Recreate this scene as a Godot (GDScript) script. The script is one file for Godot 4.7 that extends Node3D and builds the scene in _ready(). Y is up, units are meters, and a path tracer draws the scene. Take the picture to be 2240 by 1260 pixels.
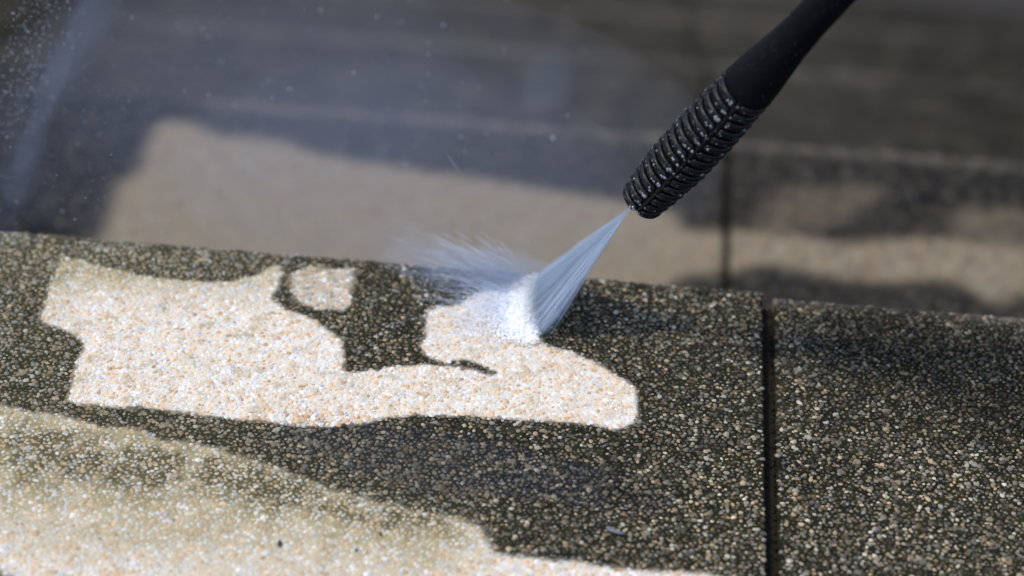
extends Node3D
# A pressure washer lance scouring exposed-aggregate concrete steps, seen close from above. Metres, y up; the upper tread is y = 0, its nosing z = 0, and the steps go down towards -z.

const GOING := 0.432       # depth of a tread
const RISE := 0.1942
const JOINT_X := 0.0667    # the joint that runs down the flight
const JOINT_W := 0.0044
const NOSE_R := 0.0035
# Outlines of the scoured patches on the treads, in tenths of a millimetre (x, z)
const SCOURED := [-2281, 160, -2202, 169, -2128, 198, -2030, 224, -1934, 244, -1863, 266, -1749, 263, -1638, 261, -1528, 239, -1449, 176, -1398, 116, -1366, 98, -1352, 162, -1350, 266, -1362, 332, -1306, 398, -1194, 445, -1112, 509, -1035, 584, -1016, 666, -1016, 771, -984, 790, -914, 763, -817, 726, -720, 701, -641, 696, -562, 692, -483, 705, -401, 735, -418, 696, -479, 663, -547, 636, -608, 668, -668, 652, -716, 617, -720, 581, -706, 506, -718, 399, -718, 329, -662, 296, -584, 266, -540, 190, -431, 135, -342, 64, -280, 49, -258, 176, -254, 335, -247, 480, -194, 509, -111, 541, -38, 579, 30, 635, 113, 704, 149, 757, 152, 860, 148, 929, 123, 971, 68, 995, 11, 986, -60, 973, -156, 974, -261, 983, -365, 985, -471, 988, -574, 993, -671, 1006, -745, 1025, -819, 1057, -912, 1097, -1011, 1121, -1159, 1130, -1298, 1126, -1439, 1122, -1581, 1110, -1681, 1101, -1847, 1112, -1957, 1116, -2031, 1103, -2023, 1045, -2035, 966, -2041, 850, -2046, 734, -2103, 681, -2186, 644, -2257, 610, -2262, 517, -2271, 356, -2271, 264]
const HALF_CLEAN := [-1233, 92, -1123, 94, -1055, 61, -1044, 172, -1031, 347, -1077, 392, -1159, 390, -1244, 364, -1294, 284, -1338, 154]
const NEAR_CLEAN := [-2410, 1162, -2267, 1168, -2208, 1177, -2132, 1192, -2028, 1189, -1942, 1219, -1859, 1244, -1772, 1233, -1705, 1240, -1628, 1293, -1518, 1286, -1405, 1307, -1344, 1339, -1231, 1366, -1125, 1408, -994, 1474, -853, 1515, -731, 1543, -603, 1570, -476, 1578, -381, 1624, -358, 1695, -327, 1749, -227, 1766, -64, 1764, 101, 1772, 296, 1774, 428, 1767, 493, 1778, 521, 2132, -1461, 2462, -1908, 2163, -1992, 2086, -2043, 2048, -2162, 2056]
const LOWER_CLEAN := [-2928, -2542, -2885, -2754, -2893, -2964, -2909, -3301, -2870, -3347, -2813, -3465, -2834, -3823, -2825, -3984, -2710, -4044, -2586, -3993, -2425, -3884, -2206, -3916, -2033, -3889, -1849, -3786, -1621, -3742, -1369, -3717, -1060, -3670, -811, -3656, -533, -3606, -258, -3561, 15, -3526, 260, -3488, 369, -3431, 405, -3278, 700, -3300, 940, -3335, 1099, -3310, 1336, -3268, 1470, -3301, 1650, -3360, 1831, -3399, 2095, -3375, 2446, -3368, 2401, -2928, 2293, -2882, 2201, -2799, 2132, -2802, 2071, -2896, 1974, -2971, 1846, -2994, 1713, -2935, 1541, -2920, 1412, -2916, 1283, -2929, 1076, -2968, 894, -3002, 701, -2893, 435, -2833, 285, -2634, -796, -2142, -2021, -1974, -2848, -2199]
const LOWER_TAN := [798, -3348, 908, -3655, 1020, -3846, 1239, -3853, 1517, -3944, 1681, -3917, 1506, -3692, 1364, -3525, 1172, -3377, 958, -3332]
const LOWER_TAN_RIGHT := [1964, -3659, 2108, -3778, 2486, -3758, 2446, -3368, 2076, -3373, 1987, -3421]

var rng := RandomNumberGenerator.new()
var slow := FastNoiseLite.new()
var mid := FastNoiseLite.new()
var fine := FastNoiseLite.new()
var fields := {}           # row -> {clean, olive, wet, x0, z0, step, nx, nz}
var pebble_meshes: Array[ArrayMesh] = []
var stone_material: StandardMaterial3D
var matrix_material: StandardMaterial3D
const SUN_FROM := Vector3(-0.55, 0.80, 0.12)


func _ready() -> void:
	# camera
	var cam := Camera3D.new()
	cam.name = "camera"
	cam.transform = Transform3D(Basis(Vector3(0.99588678, 0.04140569, -0.08059212), Vector3(-0.08063359, 0.81069475, -0.57988985), Vector3(0.04132487, 0.58400307, 0.81069888)).orthonormalized(), Vector3(0, 0.55638413, 0.78537511))
	cam.fov = 14.26477
	var lens := CameraAttributesPhysical.new()
	lens.frustum_focal_length = 95.905
	lens.frustum_focus_distance = 0.882
	lens.frustum_near = 0.05
	lens.frustum_far = 900.0
	lens.exposure_aperture = 6.0
	cam.attributes = lens
	cam.near = 0.05
	cam.far = 900.0
	add_child(cam)
	cam.current = true
	# sky, exposure, sun
	var env := Environment.new()
	var sky := Sky.new()
	var air := ProceduralSkyMaterial.new()
	air.sky_top_color = Color(0.64, 0.71, 0.85)
	air.sky_horizon_color = Color(0.74, 0.79, 0.86)
	air.sky_curve = 0.2
	air.ground_bottom_color = Color(0.2, 0.19, 0.17)
	air.ground_horizon_color = Color(0.45, 0.45, 0.45)
	air.sky_energy_multiplier = 0.9
	sky.sky_material = air
	env.background_mode = Environment.BG_SKY
	env.sky = sky
	env.tonemap_mode = Environment.TONE_MAPPER_LINEAR
	env.tonemap_exposure = 1.9
	env.sdfgi_enabled = true
	env.ssao_enabled = true
	env.ssil_enabled = true
	env.volumetric_fog_enabled = true
	env.volumetric_fog_density = 0.0
	var around := WorldEnvironment.new()
	around.name = "world_environment"
	around.environment = env
	add_child(around)
	var sun := DirectionalLight3D.new()
	sun.name = "sun"
	sun.light_energy = 0.5
	sun.light_color = Color(1.0, 0.955, 0.88)
	sun.light_angular_distance = 11.0
	sun.shadow_enabled = true
	sun.basis = Basis.looking_at(-SUN_FROM.normalized(), Vector3.UP)
	add_child(sun)

	rng.seed = 4711
	setup_noise()
	setup_materials()
	for k in 7:
		pebble_meshes.append(pebble_shape(100 + k))
	make_fields()
	build_setting()
	build_steps()
	build_puddle()
	build_lance()
	build_jet()
	build_splash()
	build_mist()
	build_crumbs()


# ---------------------------------------------------------------- helpers
func tag(o: Node, label := "", category := "", group := "", kind := "") -> Node:
	if label: o.set_meta("label", label)
	if category: o.set_meta("category", category)
	if group: o.set_meta("group", group)
	if kind: o.set_meta("kind", kind)
	return o


func put(called: String, mesh: Mesh, m: Material, parent: Node = self, at := Transform3D()) -> MeshInstance3D:
	var o := MeshInstance3D.new()
	o.name = called
	o.mesh = mesh
	o.material_override = m
	o.transform = at
	parent.add_child(o, true)
	return o


func scatter(called: String, mesh: Mesh, m: Material, places: Array[Transform3D], tints: PackedColorArray, parent: Node = self) -> MultiMeshInstance3D:
	var mm := MultiMesh.new()
	mm.transform_format = MultiMesh.TRANSFORM_3D
	mm.use_colors = tints.size() > 0
	mm.mesh = mesh
	mm.instance_count = places.size()
	for i in places.size():
		mm.set_instance_transform(i, places[i])
		if tints.size() > 0:
			mm.set_instance_color(i, tints[i])
	var o := MultiMeshInstance3D.new()
	o.name = called
	o.multimesh = mm
	o.material_override = m
	o.set_meta("kind", "stuff")
	parent.add_child(o, true)
	return o


func plain(c: Color, rough := 0.6) -> StandardMaterial3D:   # c is a linear, real-world base colour
	var m := StandardMaterial3D.new()
	m.albedo_color = c.linear_to_srgb()
	m.roughness = rough
	return m


func box(size: Vector3, at: Vector3) -> ArrayMesh:
	var st := SurfaceTool.new()
	var b := BoxMesh.new()
	b.size = size
	st.append_from(b, 0, Transform3D(Basis(), at))
	return st.commit()


func lathe(profile: PackedVector2Array, around := 40) -> ArrayMesh:   # (radius, y)
	var st := SurfaceTool.new()
	st.begin(Mesh.PRIMITIVE_TRIANGLES)
	st.set_smooth_group(0)
	for p in profile:
		for k in around:
			var a := TAU * k / around
			st.add_vertex(Vector3(cos(a) * p.x, p.y, sin(a) * p.x))
	for i in profile.size() - 1:
		for k in around:
			var a := i * around + k
			var b := i * around + (k + 1) % around
			for n in [a, b, a + around, b, b + around, a + around]:
				st.add_index(n)
	st.generate_normals()
	return st.commit()


func setup_noise() -> void:
	for n in [[slow, 31, 22.0], [mid, 32, 90.0], [fine, 33, 420.0]]:
		n[0].seed = n[1]
		n[0].noise_type = FastNoiseLite.TYPE_SIMPLEX_SMOOTH
		n[0].frequency = n[2]
		n[0].fractal_type = FastNoiseLite.FRACTAL_FBM
		n[0].fractal_octaves = 3


func setup_materials() -> void:
	var grain := FastNoiseLite.new()
	grain.seed = 9
	grain.frequency = 0.03
	var relief := NoiseTexture2D.new()
	relief.width = 512
	relief.height = 512
	relief.seamless = true
	relief.noise = grain
	matrix_material = StandardMaterial3D.new()
	matrix_material.vertex_color_use_as_albedo = true
	matrix_material.roughness = 0.85
	matrix_material.metallic_specular = 0.16
	matrix_material.heightmap_enabled = true
	matrix_material.heightmap_texture = relief
	matrix_material.heightmap_scale = 0.06
	matrix_material.uv1_triplanar = true
	matrix_material.uv1_world_triplanar = true
	matrix_material.uv1_scale = Vector3(24, 24, 24)
	stone_material = StandardMaterial3D.new()
	stone_material.vertex_color_use_as_albedo = true
	stone_material.roughness = 0.5
	stone_material.metallic_specular = 0.35


func pebble_shape(n: int) -> ArrayMesh:
	# an angular chip: an octahedron split once, its corners pulled in and out, faceted
	var r := RandomNumberGenerator.new()
	r.seed = n
	var corner := [Vector3.RIGHT, Vector3.UP, Vector3.BACK, Vector3.LEFT, Vector3.DOWN, Vector3.FORWARD]
	var moved := {}
	var st := SurfaceTool.new()
	st.begin(Mesh.PRIMITIVE_TRIANGLES)
	st.set_smooth_group(-1)
	var faces := [[0, 1, 2], [2, 1, 3], [3, 1, 5], [5, 1, 0], [0, 2, 4], [2, 3, 4], [3, 5, 4], [5, 0, 4]]
	for f in faces:
		var a: Vector3 = corner[f[0]]
		var b: Vector3 = corner[f[1]]
		var c: Vector3 = corner[f[2]]
		var ab := (a + b).normalized()
		var bc := (b + c).normalized()
		var ca := (c + a).normalized()
		for t in [[a, ab, ca], [ab, b, bc], [ca, bc, c], [ab, bc, ca]]:
			for v in [t[0], t[2], t[1]]:
				var key := Vector3i(v * 100.0)
				if not moved.has(key):
					moved[key] = v * r.randf_range(0.74, 1.12)
				st.add_vertex(moved[key])
	st.generate_normals()
	return st.commit()


# ---------------------------------------------------------------- what the scouring and the algae left on each tread
func polygon(list: Array) -> PackedVector2Array:
	var p := PackedVector2Array()
	for i in list.size() / 2:
		p.append(Vector2(list[2 * i], list[2 * i + 1]) * 1e-4)
	return p


func field(f: Dictionary, patches: Array, passes: int) -> PackedFloat32Array:
	var a := PackedFloat32Array()
	a.resize(f.nx * f.nz)
	for patch in patches:
		var p: PackedVector2Array = patch[0]
		var lo := p[0]
		var hi := p[0]
		for v in p:
			lo = lo.min(v)
			hi = hi.max(v)
		for j in f.nz:
			var z: float = f.z0 + j * f.step
			if z < lo.y - 0.01 or z > hi.y + 0.01:
				continue
			for i in f.nx:
				var x: float = f.x0 + i * f.step
				# the edge wanders by a stone or so
				var q := Vector2(x + mid.get_noise_2d(x, z) * 0.0008 + fine.get_noise_2d(x, z) * 0.0012, z + mid.get_noise_2d(x + 7.0, z) * 0.0008 + fine.get_noise_2d(x + 7.0, z) * 0.0012)
				if q.x > lo.x and q.x < hi.x and q.y > lo.y and q.y < hi.y and Geometry2D.is_point_in_polygon(q, p):
					a[j * f.nx + i] = maxf(a[j * f.nx + i], patch[1])
	for n in passes:
		var b := a.duplicate()
		for j in range(1, f.nz - 1):
			for i in range(1, f.nx - 1):
				var k: int = j * f.nx + i
				b[k] = (a[k] * 4.0 + 2.0 * (a[k - 1] + a[k + 1] + a[k - f.nx] + a[k + f.nx]) + a[k - f.nx - 1] + a[k - f.nx + 1] + a[k + f.nx - 1] + a[k + f.nx + 1]) / 16.0
		a = b
	return a


func look(f: Dictionary, name_: String, x: float, z: float) -> float:
	var u: float = clampf((x - f.x0) / f.step, 0.0, f.nx - 1.001)
	var v: float = clampf((z - f.z0) / f.step, 0.0, f.nz - 1.001)
	var i := int(u)
	var j := int(v)
	var a: PackedFloat32Array = f[name_]
	var k: int = j * f.nx + i
	var s := u - i
	var t := v - j
	return lerpf(lerpf(a[k], a[k + 1], s), lerpf(a[k + f.nx], a[k + f.nx + 1], s), t)


func make_fields() -> void:
	var f := {"x0": -0.30, "z0": -0.006, "step": 0.001, "nx": 500, "nz": 260}
	f.clean = field(f, [[polygon(SCOURED), 1.0], [polygon(HALF_CLEAN), 0.62]], 2)
	var softer := field(f, [[polygon(NEAR_CLEAN), 1.0]], 9)
	for i in softer.size():
		f.clean[i] = maxf(f.clean[i], softer[i])
	fields[0] = f
	var g := {"x0": -0.46, "z0": -0.44, "step": 0.002, "nx": 400, "nz": 210}
	g.clean = field(g, [[polygon(LOWER_CLEAN), 1.0], [polygon(LOWER_TAN), 0.34], [polygon(LOWER_TAN_RIGHT), 0.40]], 7)
	fields[1] = g


func bump(x: float, z: float, cx: float, cz: float, rx: float, rz: float, turn := 0.0) -> float:
	var p := Vector2(x - cx, z - cz).rotated(-turn) / Vector2(rx, rz)
	return exp(-p.length_squared())


# clean (0 algae, 1 bare), olive film, wet, dark
func state(row: int, x: float, z: float) -> Vector4:
	var n := slow.get_noise_2d(x, z + row * 3.0)
	var m := mid.get_noise_2d(x, z + row * 3.0)
	if row == 0:
		var c: float = look(fields[0], "clean", x, z)
		# olive film left along the near patch, and a mossy veil at the far left
		var ridge := 0.144 + 0.0165 * smoothstep(-0.15, -0.05, x)
		var o := (0.50 * smoothstep(0.225, 0.160, z) + 0.46 * exp(-pow((z - ridge + 0.0005) / 0.0145, 2.0))) * (1.0 + 0.35 * n + 0.4 * m) * smoothstep(-0.02, -0.06, x)
		o *= smoothstep(0.1135, 0.117, z) * (0.3 + 0.7 * c)
		var veil := clampf(bump(x, z, -0.20, 0.012, 0.075, 0.022) + 0.7 * bump(x, z, -0.25, 0.03, 0.03, 0.05), 0, 1)
		o = maxf(o, maxf(veil * (0.75 + 0.5 * m), 0.42 * (1.0 - c) * smoothstep(-0.07, -0.17, x) * (1.0 + m)))
		o = maxf(o, 0.34 * smoothstep(0.15, 0.6, m) * smoothstep(0.10, -0.12, x))
		var w := smoothstep(0.5, 1.0, 1.5 * bump(x, z, -0.052, 0.127, 0.088, 0.02, 0.17) + 0.25 * n)
		var d := 1.8 * bump(x, z, 0.160, 0.047, 0.085, 0.034, 0.38) + 0.35 * bump(x, z, 0.05, 0.11, 0.05, 0.012, 0.1) + 0.5 * bump(x, z, -0.19, 0.066, 0.03, 0.03)
		return Vector4(c, clampf(o, 0, 1), w, clampf(d + 0.5 * n + 0.3 * m, 0, 1))
	if row == 1:
		var c: float = look(fields[1], "clean", x, z)
		c *= clampf(0.92 + 0.9 * m, 0.55, 1.1) if x > 0.06 else clampf(0.95 + 0.4 * m, 0.7, 1.05)
		var d := 1.3 * smoothstep(-0.275, -0.325, x + 0.3 * (z + 0.3)) + 0.6 * bump(x, z, 0.22, -0.395, 0.09, 0.025)
		return Vector4(c, 0.3 * smoothstep(-0.1, 0.6, m), 0.0, clampf(d + 0.5 * n, 0, 1))
	var dd := 1.1 * smoothstep(-0.24 - 0.06 * row, -0.36 - 0.07 * row, x) + 0.9 * smoothstep(0.12, 0.34, x)
	return Vector4(clampf(0.02 + 0.16 * n, 0.0, 1.0), 0.1, 0.0, clampf(dd + 0.6 * slow.get_noise_2d(x * 0.5 + 9.0, z * 0.5), 0, 1))


const BARE := [Color(0.66, 0.65, 0.62), Color(0.69, 0.63, 0.53), Color(0.62, 0.44, 0.28), Color(0.68, 0.52, 0.35), Color(0.52, 0.34, 0.19), Color(0.50, 0.51, 0.53), Color(0.72, 0.71, 0.70), Color(0.42, 0.30, 0.20), Color(0.62, 0.58, 0.50)]
const SHARE := [0.16, 0.28, 0.50, 0.68, 0.75, 0.80, 0.90, 0.915, 1.0]


func stone_colour(row: int, s: Vector4, near: float) -> Color:   # near: paler stones towards the landing at right and along the lower nosings
	var pick := rng.randf()
	var n := 0
	while pick > SHARE[n]:
		n += 1
	var tone: Color = BARE[n]
	tone = tone * rng.randf_range(0.86, 1.12)
	var c := smoothstep(0.25, 0.75, s.x + rng.randf_range(-0.22, 0.22))
	if row > 0:
		c = s.x * 0.92
	var grime := lerpf(0.055, 0.40, pow(rng.randf(), 1.5))
	if rng.randf() < 0.12:
		grime = rng.randf_range(0.5, 0.75)
	grime *= (1.0 + 0.35 * near) * (1.0 - 0.42 * s.z)
	if row > 0:
		grime *= 0.19
	grime *= 1.0 - (0.62 if row == 0 else 0.85) * s.w
	var dirty := tone.lerp(Color(0.5, 0.44, 0.34), 0.3) * Color(0.97, 0.94, 0.80) * grime
	var filmed := tone.lerp(Color(0.49, 0.45, 0.25), 0.5) * rng.randf_range(0.30, 0.80)
	dirty = dirty.lerp(filmed * 0.85, s.y * (1.0 - c))
	var bare := tone.lerp(filmed, s.y * 0.85)
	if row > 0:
		bare = bare * Color(0.41, 0.378, 0.315)   # bare stone on the lower treads is darker and warmer
	var out := dirty.lerp(bare, c)
	return Color(out.r, out.g, out.b, 1.0)


func matrix_colour(row: int, x: float, z: float, s: Vector4, rim: float) -> Color:
	var n := fine.get_noise_2d(x, z)
	var m := mid.get_noise_2d(x + 3.0, z)
	var c := smoothstep(0.2, 0.8, s.x + 0.2 * n) if row == 0 else s.x * 0.92
	var algae := Color(0.014, 0.015, 0.011).lerp(Color(0.026, 0.026, 0.013), clampf(0.5 + m, 0, 1))
	if row > 0:
		algae = Color(0.0135, 0.0122, 0.0132)
	algae = algae.lerp(Color(0.011, 0.012, 0.014), 0.8 * s.z)
	algae = algae * (1.0 - (0.5 if row == 0 else 0.78) * s.w) * (1.0 + 0.5 * n)
	algae = algae.lerp(Color(0.085, 0.08, 0.042), s.y * 0.75)
	algae = algae.lerp(Color(0.15, 0.13, 0.115) if row == 0 else Color(0.13, 0.118, 0.112), clampf(rim * (0.75 + 0.8 * m), 0, 1) * (1.0 - 0.85 * s.w))
	var cement := Color(0.66, 0.625, 0.56).lerp(Color(0.60, 0.52, 0.41), clampf(0.4 + 1.2 * m, 0, 1)) * (1.0 + 0.12 * n)
	cement = cement.lerp(Color(0.34, 0.30, 0.175), clampf(s.y * 1.9, 0, 1)).lerp(Color(0.085, 0.074, 0.038), smoothstep(0.45, 1.05, s.y))
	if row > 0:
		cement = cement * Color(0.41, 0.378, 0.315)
	var out := algae.lerp(cement, c)
	return Color(clampf(out.r, 0, 1), clampf(out.g, 0, 1), clampf(out.b, 0, 1), 1.0)


# ---------------------------------------------------------------- setting
func build_setting() -> void:
	var soil := plain(Color(0.022, 0.019, 0.016), 0.95)
	var ground := put("ground", box(Vector3(600, 0.2, 600), Vector3(0, -5.0 * RISE - 0.104, 0)), soil)
	tag(ground, "dark soil at the foot of the steps", "", "", "structure")
	var landing := put("landing", box(Vector3(1.9, 0.5, 2.2), Vector3(0.05, -0.256, GOING + 1.104)), plain(Color(0.2, 0.19, 0.17), 0.85))
	tag(landing, "landing behind the uppermost step", "", "", "structure")


func build_steps() -> void:
	var steps := Node3D.new()
	steps.name = "steps"
	add_child(steps)
	tag(steps, "exposed aggregate concrete steps, algae black with pale scoured patches", "", "", "structure")
	var joint_dirt := plain(Color(0.020, 0.017, 0.013), 0.95)
	joint_dirt.metallic_specular = 0.1
	for row in 5:
		var y := -row * RISE
		var z := -row * GOING
		slab(steps, row, -0.86 - 0.05 * row, JOINT_X - JOINT_W / 2, y, z, true)
		slab(steps, row, JOINT_X + JOINT_W / 2, 0.92 + 0.03 * row, y - (0.0006 if row == 0 else 0.0), z + (0.0028 if row == 0 else 0.0), false)
		var fill := put("joint_fill", box(Vector3(JOINT_W + 0.0016, RISE * 0.8, GOING - 0.012), Vector3(JOINT_X, y - 0.0048 - RISE * 0.4, z + GOING / 2 + 0.002)), joint_dirt, steps)
		var grit: Array[Transform3D] = []
		for i in 900 if row == 0 else 300:
			var side := rng.randf_range(-1.0, 1.0)
			grit.append(Transform3D(Basis.from_euler(Vector3(rng.randf() * 6.0, rng.randf() * 6.0, 0)).scaled_local(Vector3.ONE * rng.randf_range(0.0003, 0.0011)), Vector3(JOINT_X + side * JOINT_W * 0.5, y - 0.0054 + 0.0022 * side * side, z + GOING / 2 + rng.randf_range(-0.5, 0.5) * (GOING - 0.014))))
		scatter("grit", pebble_meshes[row % 5], joint_dirt, grit, PackedColorArray(), fill)


func build_puddle() -> void:
	# water standing in the hollow between the stones; the stones stand through it
	var st := SurfaceTool.new()
	st.begin(Mesh.PRIMITIVE_TRIANGLES)
	st.set_smooth_group(0)
	var n := 40
	for k in n + 1:
		var a := TAU * k / n
		st.add_vertex(Vector3(cos(a) * 0.100, 0, sin(a) * 0.027) if k < n else Vector3.ZERO)
	for k in n:
		for m in [n, k, (k + 1) % n]:
			st.add_index(m)
	st.generate_normals()
	var film := StandardMaterial3D.new()
	film.transparency = BaseMaterial3D.TRANSPARENCY_ALPHA
	film.albedo_color = Color(0.10, 0.12, 0.15, 0.03)
	film.roughness = 0.06
	film.metallic_specular = 0.24
	var o := put("puddle", st.commit(), film, self, Transform3D(Basis(Vector3.UP, -0.14), Vector3(-0.05, -0.00026, 0.128)))
	tag(o, "thin film of water standing on the black aggregate", "", "", "structure")


func slab(steps: Node, row: int, xa: float, xb: float, top: float, nose: float, left: bool) -> void:
	var fine_a := -0.33 - 0.10 * row
	var fine_b := 0.25 + 0.07 * row
	var cell := 0.0013 if row == 0 else 0.003 if row == 1 else 0.006
	var xs := PackedFloat32Array()
	# rounded arris at the ends of the slab
	var x := xa
	var er := 0.0018
	for t in [0.0, 0.00005, 0.0004, 0.0010, 0.0018]:
		xs.append(xa + t)
	x = xa + er
	while x < xb - er - 0.0001:
		x += cell if x > fine_a - 0.001 and x < fine_b else 0.03
		x = minf(x, xb - er)
		xs.append(x)
	for t in [0.0010, 0.0004, 0.00005, 0.0]:
		xs.append(xb - t)
	# profile from the riser over the nosing and back along the tread
	var prof := PackedVector2Array()   # (z, y)
	prof.append(Vector2(nose, top - RISE * 0.97))
	prof.append(Vector2(nose, top - 0.03))
	prof.append(Vector2(nose, top - NOSE_R - 0.004))
	for k in 6:
		var a := PI / 2 * k / 5.0
		prof.append(Vector2(nose + NOSE_R * (1 - sin(a)), top - NOSE_R * (1 - cos(a))) if false else Vector2(nose + NOSE_R * (1 - cos(a)), top - NOSE_R * (1 - sin(a))))
	var z := nose + NOSE_R
	var fine_z := nose + (0.25 if row == 0 else GOING)
	while z < nose + GOING - 0.003:
		z += cell if z < fine_z else 0.03
		prof.append(Vector2(minf(z, nose + GOING - 0.003), top))
	prof.append(Vector2(nose + GOING - 0.003, top - RISE * 0.97))
	var st := SurfaceTool.new()
	st.begin(Mesh.PRIMITIVE_TRIANGLES)
	st.set_smooth_group(0)
	var w := xs.size()
	for p in prof:
		for i in w:
			var px := xs[i]
			var edge := minf(px - xa, xb - px)
			var drop := 0.0
			if edge < er:
				drop = er - sqrt(maxf(0.0, er * er - (er - edge) * (er - edge)))
			if i == 0 or i == w - 1:
				drop = RISE * 0.9
			var py := p.y
			var s := state(row, px, p.x)
			var rough := 0.00022 * fine.get_noise_2d(px, p.x) + 0.0006 * mid.get_noise_2d(px, p.x)
			var wear := 0.0
			var on_top := p.y > top - 0.006 and p.x < nose + GOING - 0.004
			var back := p.x - nose
			if on_top:
				wear = clampf(mid.get_noise_2d(px * 0.7, row * 5.0 + 2.0), -0.3, 0.5) * exp(-back / 0.004)
				py += rough * (1.0 - 0.45 * s.z) - 0.0024 * wear - 0.0005 * s.z
			py = maxf(py - drop, top - RISE * 0.97)
			var rim := clampf(1.1 - back / (0.005 if left and row == 0 else 0.009 if row == 0 else 0.013), 0.0, 1.0) * (1.0 if row > 0 or not left else 0.6)
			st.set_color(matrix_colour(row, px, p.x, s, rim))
			st.add_vertex(Vector3(px, py, p.x))
	for j in prof.size() - 1:
		for i in w - 1:
			var a := j * w + i
			for n in [a, a + w, a + 1, a + 1, a + w, a + w + 1]:
				st.add_index(n)
	st.generate_normals()
	var body := put("slab", st.commit(), matrix_material, steps)

	# the stones bedded in its top
	var pitch := 0.00205 if row == 0 else 0.0025 if row < 3 else 0.0034
	var lists := []
	var tints := []
	for k in pebble_meshes.size():
		lists.append([] as Array[Transform3D])
		tints.append(PackedColorArray())
	var singles := []
	var x_from := maxf(xa + 0.0009, fine_a - 0.02)
	var x_to := minf(xb - 0.0009, fine_b + 0.02)
	var zz := nose + 0.0006
	var z_to := nose + (0.245 if row == 0 else GOING * 0.86 if row < 3 else 0.2)
	var odd := false
	while zz < z_to:
		var xx := x_from + (pitch * 0.5 if odd else 0.0)
		odd = not odd
		while xx < x_to:
			var px := xx + rng.randf_range(-0.30, 0.30) * pitch
			var pz := maxf(zz + rng.randf_range(-0.30, 0.30) * pitch, nose + 0.0004)
			xx += pitch
			if px < xa + 0.0006 or px > xb - 0.0006:
				continue
			var s := state(row, px, pz)
			if row > 1 and rng.randf() < 0.25:
				continue
			var big := lerpf(0.62, 1.28, pow(rng.randf(), 1.35))
			if rng.randf() < 0.06:
				big *= 1.3
			var r := pitch * lerpf(0.575, 0.65, clampf(smoothstep(0.3, 0.7, s.x) + 0.6 * s.y, 0, 1)) * big
			var c0 := smoothstep(0.3, 0.7, s.x)
			var py := top + 0.00022 * fine.get_noise_2d(px, pz) + 0.0006 * mid.get_noise_2d(px, pz)
			if pz < nose + NOSE_R:
				var q := NOSE_R - (pz - nose)
				py -= NOSE_R - sqrt(maxf(0.0, NOSE_R * NOSE_R - q * q))
			py -= r * lerpf(rng.randf_range(0.16, 0.42), 0.34, c0) + 0.00035 * s.z * (1.0 - c0)
			var b := Basis.from_euler(Vector3(rng.randf_range(-0.3, 0.3), rng.randf() * TAU, rng.randf_range(-0.3, 0.3))).scaled_local(Vector3(r * rng.randf_range(0.9, 1.25), r * 0.66, r * rng.randf_range(0.72, 1.0)))
			var t := Transform3D(b, Vector3(px, py, pz))
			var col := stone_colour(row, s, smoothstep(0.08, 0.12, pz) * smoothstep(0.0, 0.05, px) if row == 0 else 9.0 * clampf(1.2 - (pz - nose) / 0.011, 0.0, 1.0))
			var in_view := row == 0 and pz > 0.09 and pz < 0.19 and px > -0.2 and px < 0.155
			if in_view and big > 1.06 and singles.size() < 300 and rng.randf() < (0.32 if left else 0.6):
				singles.append([t, col])
				continue
			var k := rng.randi() % pebble_meshes.size()
			lists[k].append(t)
			tints[k].append(col)
		zz += pitch * 0.87
	for k in pebble_meshes.size():
		scatter("aggregate", pebble_meshes[k], stone_material, lists[k], tints[k], body)
	var dyes := {}
	for one in singles:
		var c: Color = one[1]
		var key := Vector3i(Vector3(c.r, c.g, c.b) * 14.0)
		if not dyes.has(key):
			dyes[key] = plain(Color(c.r, c.g, c.b), 0.42)
		put("pebble", pebble_meshes[rng.randi() % pebble_meshes.size()], dyes[key], body, one[0])


# ---------------------------------------------------------------- the lance
const TIP := Vector3(0.01011439, 0.06852693, 0.04464648)
const AXIS := Vector3(0.48161629, 0.85684947, 0.18399658)
const TO_EYE := Vector3(-0.30973047, 0.0192438, 0.7211123)
const GIRTH := [0.0, 8.2, 2.0, 9.0, 12.0, 10.2, 28.0, 11.4, 48.0, 11.4, 66.0, 10.6, 72.0, 10.2, 80.0, 9.6, 88.0, 8.6, 96.0, 7.7, 106.0, 7.0, 115.0, 6.8, 650.0, 6.8]


func girth(y: float) -> float:   # outer radius, both in millimetres
	for i in range(0, GIRTH.size() - 2, 2):
		if y <= GIRTH[i + 2]:
			var t: float = (y - GIRTH[i]) / (GIRTH[i + 2] - GIRTH[i])
			return lerpf(GIRTH[i + 1], GIRTH[i + 3], t)
	return GIRTH[-1]


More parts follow.
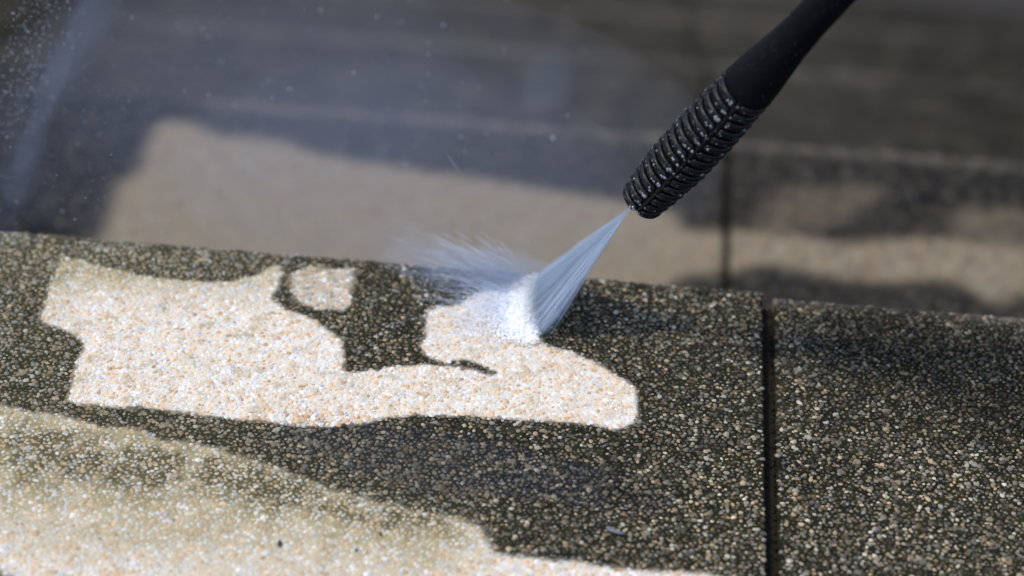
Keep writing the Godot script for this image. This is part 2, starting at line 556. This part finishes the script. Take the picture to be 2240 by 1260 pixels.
func build_lance() -> void:
	var lance := Node3D.new()
	lance.name = "pressure_washer_lance"
	add_child(lance)
	var e := TO_EYE.normalized()
	# local y along the lance, local x towards the eye's side
	lance.transform = Transform3D(Basis(e, AXIS.normalized(), e.cross(AXIS.normalized())).orthonormalized(), TIP)
	tag(lance, "black pressure washer lance with wet ribbed nozzle grip above the steps", "pressure washer lance")
	var rubber := plain(Color(0.0026, 0.0032, 0.0050), 0.40)
	rubber.metallic_specular = 0.36
	rubber.heightmap_enabled = true
	var g := FastNoiseLite.new()
	g.seed = 5
	g.frequency = 0.05
	var tx := NoiseTexture2D.new()
	tx.width = 256
	tx.height = 256
	tx.seamless = true
	tx.noise = g
	rubber.heightmap_texture = tx
	rubber.heightmap_scale = 0.03
	rubber.uv1_triplanar = true
	rubber.uv1_scale = Vector3(60, 60, 60)
	var smooth_black: StandardMaterial3D = rubber.duplicate()
	smooth_black.roughness = 0.5
	smooth_black.metallic_specular = 0.22
	smooth_black.heightmap_scale = 0.015
	var core := PackedVector2Array()
	for p in [[0.01, 4.0], [2.2, 4.0], [2.4, 0.8], [3.2, 0.2], [5.2, 0.0], [6.3, 0.5], [6.9, 1.6]]:
		core.append(Vector2(p[0], p[1]) * 0.001)
	var y := 3.0
	while y <= 72.0:
		core.append(Vector2(girth(y) - 1.6, y) * 0.001)
		y += 2.0
	core.append(Vector2(girth(72.0) - 0.6, 72.4) * 0.001)
	put("grip_core", lathe(core, 48), rubber, lance)
	var shaft := PackedVector2Array()
	for v in [71.6, 72.6, 74.0, 77.0, 80.0, 84.0, 88.0, 92.0, 97.0, 102.0, 108.0, 114.0, 125.0, 160.0, 250.0, 400.0, 640.0]:
		shaft.append(Vector2(girth(v) - (0.7 if v < 72.0 else 0.0), v) * 0.001)
	shaft.append(Vector2(0.0001, 0.6402))
	put("lance_tube", lathe(shaft, 48), smooth_black, lance)
	var orifice := PackedVector2Array()
	for p in [[0.01, 1.2], [1.0, 1.2], [1.2, 0.6], [2.1, 0.6], [2.15, 4.0]]:
		orifice.append(Vector2(p[0], p[1]) * 0.001)
	put("orifice", lathe(orifice, 20), plain(Color(0.3, 0.28, 0.24), 0.35), lance)
	# ribs: on each quarter of the grip, between the mould seams
	var seam_at := deg_to_rad(-12.0)
	var made := {}
	for q in 4:
		for k in 16:
			var yy := 2.0 + k * 4.5
			var a0 := seam_at + q * PI / 2 + deg_to_rad(5.0)
			var a1 := seam_at + (q + 1) * PI / 2 - deg_to_rad(5.0)
			if not made.has(k):
				made[k] = rib(yy, a0, a1)
			put("rib", made[k], rubber, lance, Transform3D(Basis(Vector3.UP, -q * PI / 2), Vector3.ZERO))
		var a := seam_at + q * PI / 2
		var st := SurfaceTool.new()
		st.begin(Mesh.PRIMITIVE_TRIANGLES)
		st.set_smooth_group(0)
		var rows := 36
		for j in rows:
			var yy := 1.5 + 70.0 * j / (rows - 1)
			var rr := girth(yy)
			for o in [[-1.1, -1.9], [-0.7, -0.75], [0.0, -0.6], [0.7, -0.75], [1.1, -1.9]]:
				var p := Vector3(rr + o[1], yy, o[0]) * 0.001
				st.add_vertex(p.rotated(Vector3.UP, -a))
		for j in rows - 1:
			for i in 4:
				var n := j * 5 + i
				for m in [n, n + 1, n + 5, n + 1, n + 6, n + 5]:
					st.add_index(m)
		st.generate_normals()
		put("mould_seam", st.commit(), rubber, lance)
	# beads of water that cling to the ribs
	var wet := plain(Color(0.06, 0.07, 0.085), 0.04)
	wet.metallic_specular = 1.0
	wet.clearcoat_enabled = true
	wet.clearcoat = 1.0
	wet.clearcoat_roughness = 0.03
	var ball := SphereMesh.new()
	ball.radius = 1.0
	ball.height = 2.0
	ball.radial_segments = 12
	ball.rings = 6
	var places: Array[Transform3D] = []
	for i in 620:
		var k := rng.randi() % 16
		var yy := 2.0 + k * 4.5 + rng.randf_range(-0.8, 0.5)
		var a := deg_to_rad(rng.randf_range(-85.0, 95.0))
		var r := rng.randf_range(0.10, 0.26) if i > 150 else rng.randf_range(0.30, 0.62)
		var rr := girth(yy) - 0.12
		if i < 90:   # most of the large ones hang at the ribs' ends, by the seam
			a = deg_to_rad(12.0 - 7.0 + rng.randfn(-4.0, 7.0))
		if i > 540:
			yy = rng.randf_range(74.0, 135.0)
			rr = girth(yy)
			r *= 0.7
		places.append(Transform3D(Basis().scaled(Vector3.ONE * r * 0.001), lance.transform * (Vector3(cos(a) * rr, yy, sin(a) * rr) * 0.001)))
	var pale_glint: StandardMaterial3D = wet.duplicate()
	pale_glint.albedo_color = Color(0.17, 0.195, 0.23).linear_to_srgb()  # the glint on these drops is put into a paler base colour
	var drops := scatter("water_drops", ball, pale_glint, places.slice(0, 75), PackedColorArray())
	tag(drops, "larger water drops coloured pale as glints, hanging at the ends of the grip's ribs", "water drops", "", "stuff")
	places = places.slice(75)
	var beads := scatter("water_beads", ball, wet, places, PackedColorArray())
	tag(beads, "fine water beads clinging to the black grip and tube", "water beads", "", "stuff")


func rib(yy: float, a0: float, a1: float) -> ArrayMesh:
	var st := SurfaceTool.new()
	st.begin(Mesh.PRIMITIVE_TRIANGLES)
	st.set_smooth_group(0)
	var n := 16
	var ring := 8
	var rr := girth(yy) - 1.1
	for j in n + 1:
		var t := float(j) / n
		var a := lerpf(a0, a1, t)
		var cap := sqrt(clampf(minf(t, 1.0 - t) / 0.07, 0.02, 1.0))
		for k in ring:
			var b := TAU * k / ring
			var p := Vector3(rr + cos(b) * 1.1 * cap, yy + sin(b) * 1.78 * cap, 0) * 0.001
			st.add_vertex(p.rotated(Vector3.UP, -a))
	for j in n:
		for k in ring:
			var p := j * ring + k
			var q := j * ring + (k + 1) % ring
			for m in [p, q, p + ring, q, q + ring, p + ring]:
				st.add_index(m)
	st.generate_normals()
	return st.commit()


# ---------------------------------------------------------------- water
const EXIT := Vector3(0.0049, 0.0602, 0.0405)
const HIT_FAR := Vector3(-0.0285, 0.0, 0.0056)
const HIT_NEAR := Vector3(-0.0264, 0.0, 0.0476)


func water_white(c: Color, alpha: float) -> StandardMaterial3D:
	var m := plain(c, 0.4)
	m.transparency = BaseMaterial3D.TRANSPARENCY_ALPHA
	m.albedo_color.a = alpha
	return m


func fog(called: String, shape: int, size: Vector3, at: Transform3D, c: Color, density: float, parent: Node) -> FogVolume:
	var v := FogVolume.new()
	v.name = called
	v.shape = shape
	v.size = size
	v.transform = at
	var m := FogMaterial.new()
	m.albedo = c.linear_to_srgb()
	m.density = density
	v.material = m
	parent.add_child(v, true)
	return v


func needle() -> ArrayMesh:   # a thread of water one metre long, one metre thick, to be scaled
	var st := SurfaceTool.new()
	st.begin(Mesh.PRIMITIVE_TRIANGLES)
	st.set_smooth_group(0)
	var rows := [[0.0, 0.03], [0.15, 0.7], [0.5, 1.0], [0.85, 0.7], [1.0, 0.03]]
	for r in rows:
		for k in 5:
			var a := TAU * k / 5
			st.add_vertex(Vector3(cos(a) * r[1] * 0.5, r[0], sin(a) * r[1] * 0.5))
	for j in rows.size() - 1:
		for k in 5:
			var a := j * 5 + k
			var b := j * 5 + (k + 1) % 5
			for n in [a, b, a + 5, b, b + 5, a + 5]:
				st.add_index(n)
	st.generate_normals()
	return st.commit()


func along(from: Vector3, to: Vector3, thick: float) -> Transform3D:
	var y := to - from
	var x := y.cross(Vector3(0.3, 0.2, 0.93)).normalized()
	var z := x.cross(y).normalized()
	return Transform3D(Basis(x * thick, y, z * thick), from)


func build_jet() -> void:
	var jet := Node3D.new()
	jet.name = "water_jet"
	jet.position = HIT_FAR.lerp(HIT_NEAR, 0.5)
	add_child(jet)
	tag(jet, "blue-white fan of high pressure water from nozzle to step", "water jet")
	var back := Transform3D(Basis(), -jet.position)
	var hit := HIT_FAR.lerp(HIT_NEAR, 0.5)
	var down := (hit - EXIT).normalized()
	var apex := EXIT - down * 0.0085
	var reach := (hit - apex).length()
	var along_line := (HIT_NEAR - HIT_FAR)
	along_line -= down * along_line.dot(down)
	var width := along_line.length()
	var u := along_line.normalized()
	# the cone's tip is its +y end
	for k in 6:
		var full: float = [1.0, 0.97, 0.93, 0.86, 0.72, 0.5][k]
		var thick: float = [0.020, 0.015, 0.0115, 0.009, 0.007, 0.006][k]
		var l := reach + 0.004
		var b := Basis(u, -down, u.cross(-down))
		fog("spray_fan", RenderingServer.FOG_VOLUME_SHAPE_CONE, Vector3(width * full * l / reach, l, thick), back * Transform3D(b, apex + down * l * 0.5), Color(0.58, 0.76, 1.0), [20.0, 34.0, 52.0, 72.0, 90.0, 90.0][k], jet)
	var places: Array[Transform3D] = []
	var shape := needle()
	for i in 1300:
		var s := rng.randf() if i < 800 else rng.randf() * 0.75
		var target := HIT_FAR.lerp(HIT_NEAR, s * 0.94) + Vector3(rng.randfn(0, 0.0022), 0.0, rng.randfn(0, 0.0007))
		var start := EXIT + u * (s - 0.5) * 0.003
		var t0 := pow(rng.randf(), 0.8) * 0.75
		var t1 := minf(t0 + rng.randf_range(0.15, 0.5), 1.0)
		places.append(back * along(start.lerp(target, t0), start.lerp(target, t1), rng.randf_range(0.0003, 0.0011) * (0.35 + 0.65 * t1)))
	var threads := scatter("water_threads", shape, water_white(Color(0.66, 0.80, 1.0), 0.11), places, PackedColorArray(), jet)
	threads.set_meta("kind", "stuff")


func build_splash() -> void:
	var splash := Node3D.new()
	splash.name = "splash"
	splash.position = HIT_FAR.lerp(HIT_NEAR, 0.5)
	add_child(splash)
	tag(splash, "white foam and streaking splash where the jet strikes the step", "splash", "", "stuff")
	var back := Transform3D(Basis(), -splash.position)
	var ball := SphereMesh.new()
	ball.radius = 1.0
	ball.height = 2.0
	ball.radial_segments = 8
	ball.rings = 4
	var foam: Array[Transform3D] = []
	for i in 16000:
		var s := clampf(0.56 + rng.randfn(0, 0.24), 0.04, 1.03)
		var away := -absf(rng.randfn(0, 0.0062)) - 0.0002
		if i > 11500:
			away = -absf(rng.randfn(0, 0.014))
			s = clampf(s * 0.8, 0, 1)
		away *= 0.3 + 0.95 * sqrt(maxf(s, 0.0))
		var p := HIT_FAR.lerp(HIT_NEAR, s) + Vector3(away + rng.randfn(0, 0.0008), absf(rng.randfn(0, 0.0009)) * exp(away / 0.012) + 0.0009, rng.randfn(0, 0.0016))
		var r := rng.randf_range(0.00014, 0.00042) * (1.0 if i < 11500 else 0.5)
		foam.append(back * Transform3D(Basis().scaled(Vector3(r, r * 0.35, r)), p))
	var white := plain(Color(0.95, 0.965, 0.98), 0.5)
	scatter("foam", ball, white, foam, PackedColorArray(), splash)
	var streaks: Array[Transform3D] = []
	for i in 1000:
		var s := rng.randf()
		var from := HIT_FAR.lerp(HIT_NEAR, pow(s, 1.6))
		var yaw := deg_to_rad(rng.randfn(4.0, 20.0))
		var up := deg_to_rad(absf(rng.randfn(0.0, 4.5)) + 1.5)
		var dir := Vector3(-cos(yaw) * cos(up), sin(up), -sin(yaw) * cos(up))
		var d0 := absf(rng.randfn(0.0, 0.019))
		var len_ := rng.randf_range(0.004, 0.018)
		streaks.append(back * along(from + dir * d0, from + dir * (d0 + len_), rng.randf_range(0.0002, 0.0007)))
	scatter("streak", needle(), water_white(Color(0.66, 0.78, 1.0), 0.09), streaks, PackedColorArray(), splash)
	# the veil of fine water flung to the left
	var veil := Color(0.66, 0.78, 1.0)
	for i in 16:
		var t := (i + 0.5) / 16.0
		var p := Vector3(-0.034 - 0.058 * t, 0.003 + 0.003 * t + 0.003 * rng.randf(), 0.012 - 0.012 * t + rng.randfn(0, 0.006))
		fog("veil", RenderingServer.FOG_VOLUME_SHAPE_ELLIPSOID, Vector3(rng.randf_range(0.022, 0.045), rng.randf_range(0.005, 0.010) + 0.004 * t, rng.randf_range(0.014, 0.024)), back * Transform3D(Basis(Vector3.UP, rng.randf_range(-0.1, 0.4)), p), veil, lerpf(18.0, 1.2, t), splash)


func build_mist() -> void:
	var mist := Node3D.new()
	mist.name = "spray_mist"
	add_child(mist)
	tag(mist, "fine bluish spray mist drifting over the lower steps", "mist", "", "stuff")
	var blue := Color(0.55, 0.68, 1.0)
	# plume thrown up at the far left
	var lean := Basis(Vector3(0, 0, 1), -0.42)
	for i in 22:
		var t := (i + 0.5) / 22.0
		var mid_line := Vector3(-0.254, 0.005, 0.012).lerp(Vector3(-0.206, 0.135, -0.05), t) + Vector3(rng.randfn(0, 0.0042), 0, rng.randfn(0, 0.010))
		fog("plume", RenderingServer.FOG_VOLUME_SHAPE_ELLIPSOID, Vector3(rng.randf_range(0.008, 0.024), rng.randf_range(0.03, 0.06), 0.026), Transform3D(lean, mid_line), blue, 0.62 + 0.5 * sin(PI * t), mist)
	# thin cloud over the second tread
	fog("cloud", RenderingServer.FOG_VOLUME_SHAPE_ELLIPSOID, Vector3(0.36, 0.16, 0.16), Transform3D(Basis(), Vector3(-0.13, -0.02, -0.12)), Color(0.62, 0.70, 0.92), 0.75, mist)
	fog("cloud", RenderingServer.FOG_VOLUME_SHAPE_ELLIPSOID, Vector3(0.22, 0.11, 0.12), Transform3D(Basis(), Vector3(-0.10, -0.03, -0.11)), Color(0.60, 0.70, 0.95), 0.8, mist)
	fog("cloud", RenderingServer.FOG_VOLUME_SHAPE_ELLIPSOID, Vector3(0.035, 0.05, 0.04), Transform3D(lean, Vector3(-0.052, -0.24, -0.56)), blue, 2.2, mist)
	fog("cloud", RenderingServer.FOG_VOLUME_SHAPE_ELLIPSOID, Vector3(0.20, 0.13, 0.10), Transform3D(Basis(), Vector3(-0.165, 0.03, -0.09)), blue, 0.45, mist)
	# drops in the air
	var ball := SphereMesh.new()
	ball.radius = 1.0
	ball.height = 2.0
	ball.radial_segments = 8
	ball.rings = 4
	var drop := plain(Color(0.36, 0.42, 0.50), 0.08)
	drop.metallic_specular = 0.8
	var places: Array[Transform3D] = []
	for i in 4200:
		var t := pow(rng.randf(), 1.3)
		var p := Vector3(-0.026 - 0.235 * t, 0.0, 0.0)
		var r := rng.randf_range(0.00005, 0.00013)
		if i < 2600:
			p = Vector3(lerpf(-0.262, -0.12, pow(rng.randf(), 2.2)), rng.randf_range(-0.03, 0.135), rng.randf_range(-0.16, 0.03))
		else:
			p = Vector3(-0.03 - 0.2 * t, 0.004 + 0.05 * t * rng.randf() + absf(rng.randfn(0, 0.012)), rng.randf_range(-0.10, 0.03))
		if rng.randf() < 0.03:
			r *= 2.2
		places.append(Transform3D(Basis().scaled(Vector3(r, r * rng.randf_range(1.0, 1.7), r)), p))
	for i in 800:  # the coarse splash at the far left edge
		var y := rng.randf_range(0.03, 0.125)
		places.append(Transform3D(Basis().scaled(Vector3.ONE * rng.randf_range(0.00006, 0.00030)), Vector3(-0.252 + (y - 0.06) * 0.30 + rng.randfn(0, 0.007), y, rng.randf_range(-0.065, -0.02) - (y - 0.06) * 0.3)))
	scatter("drop", ball, drop, places, PackedColorArray(), mist)
	# larger drops behind the plane of focus, which the lens spreads into discs
	var bright := plain(Color(0.80, 0.88, 0.96), 0.1)
	var big: Array[Transform3D] = []
	for i in 190:
		var x := lerpf(-0.27, -0.02, pow(rng.randf(), 1.3))
		var y := rng.randf_range(-0.035, 0.10)
		var depth := rng.randf_range(0.99, 1.10)
		var r := rng.randf_range(0.00012, 0.00030) if i > 12 else rng.randf_range(0.0003, 0.00052)
		big.append(Transform3D(Basis(Vector3(0, 0, 1), 0.7).scaled_local(Vector3(r, r * rng.randf_range(1.0, 1.8), r)), Vector3(x, y, (0.961 - depth - 0.584 * y) / 0.811)))
	scatter("drop", ball, bright, big, PackedColorArray(), mist)


# ---------------------------------------------------------------- crumbs on the upper tread
func build_crumbs() -> void:
	var black := plain(Color(0.012, 0.012, 0.014), 0.5)
	var shape := pebble_shape(900)
	var list := [
		[-0.1089, 0.1805, 0.0015, 2.1, "longest black crumb on the pale patch nearest the lens"],
		[-0.0813, 0.1806, 0.0011, 1.2, "small black crumb right of the long one on pale patch"],
		[-0.0740, 0.1709, 0.0009, 1.9, "thin black crumb close to the olive band's lower edge"],
		[-0.2016, 0.1818, 0.0007, 1.0, "lone black speck in the pale patch at the left corner"],
		[-0.1726, 0.1857, 0.0006, 1.6, "faint black speck between the corner speck and long crumb"],
		[-0.0775, 0.1813, 0.0006, 1.4, "tiny black speck beside the small crumb on pale patch"],
	]
	for c in list:
		var o := put("crumb", shape, black)
		o.transform = Transform3D(Basis(Vector3.UP, rng.randf() * 0.6 + 1.3).scaled_local(Vector3(c[2] * c[3] * 0.6, c[2] * 0.5, c[2] * 0.6)), Vector3(c[0], 0.0006, c[1]))
		tag(o, c[4], "crumb", "black crumbs on the scoured patch")
	var st := SurfaceTool.new()
	st.begin(Mesh.PRIMITIVE_TRIANGLES)
	st.set_smooth_group(-1)
	var outline := [Vector2(-3.4, -1.6), Vector2(-2.2, -2.0), Vector2(-0.4, -0.6), Vector2(1.6, 0.3), Vector2(3.6, 1.2), Vector2(2.0, 1.5), Vector2(0.0, 1.1), Vector2(-1.8, 0.6), Vector2(-2.8, -0.4)]
	for i in outline.size():
		var a: Vector2 = outline[i]
		var b: Vector2 = outline[(i + 1) % outline.size()]
		for v in [Vector3(0, 0.5, 0), Vector3(b.x, 0.2, b.y), Vector3(a.x, 0.2, a.y), Vector3(a.x, 0.2, a.y), Vector3(b.x, 0.2, b.y), Vector3(a.x, -0.3, a.y), Vector3(a.x, -0.3, a.y), Vector3(b.x, 0.2, b.y), Vector3(b.x, -0.3, b.y)]:
			st.add_vertex(v * 0.001)
	st.generate_normals()
	var flake := put("leaf_scrap", st.commit(), plain(Color(0.125, 0.14, 0.165), 0.6), self, Transform3D(Basis(), Vector3(0.0098, 0.0009, 0.1587)))
	tag(flake, "small blue-grey scrap stuck to the black aggregate near the joint", "scrap")
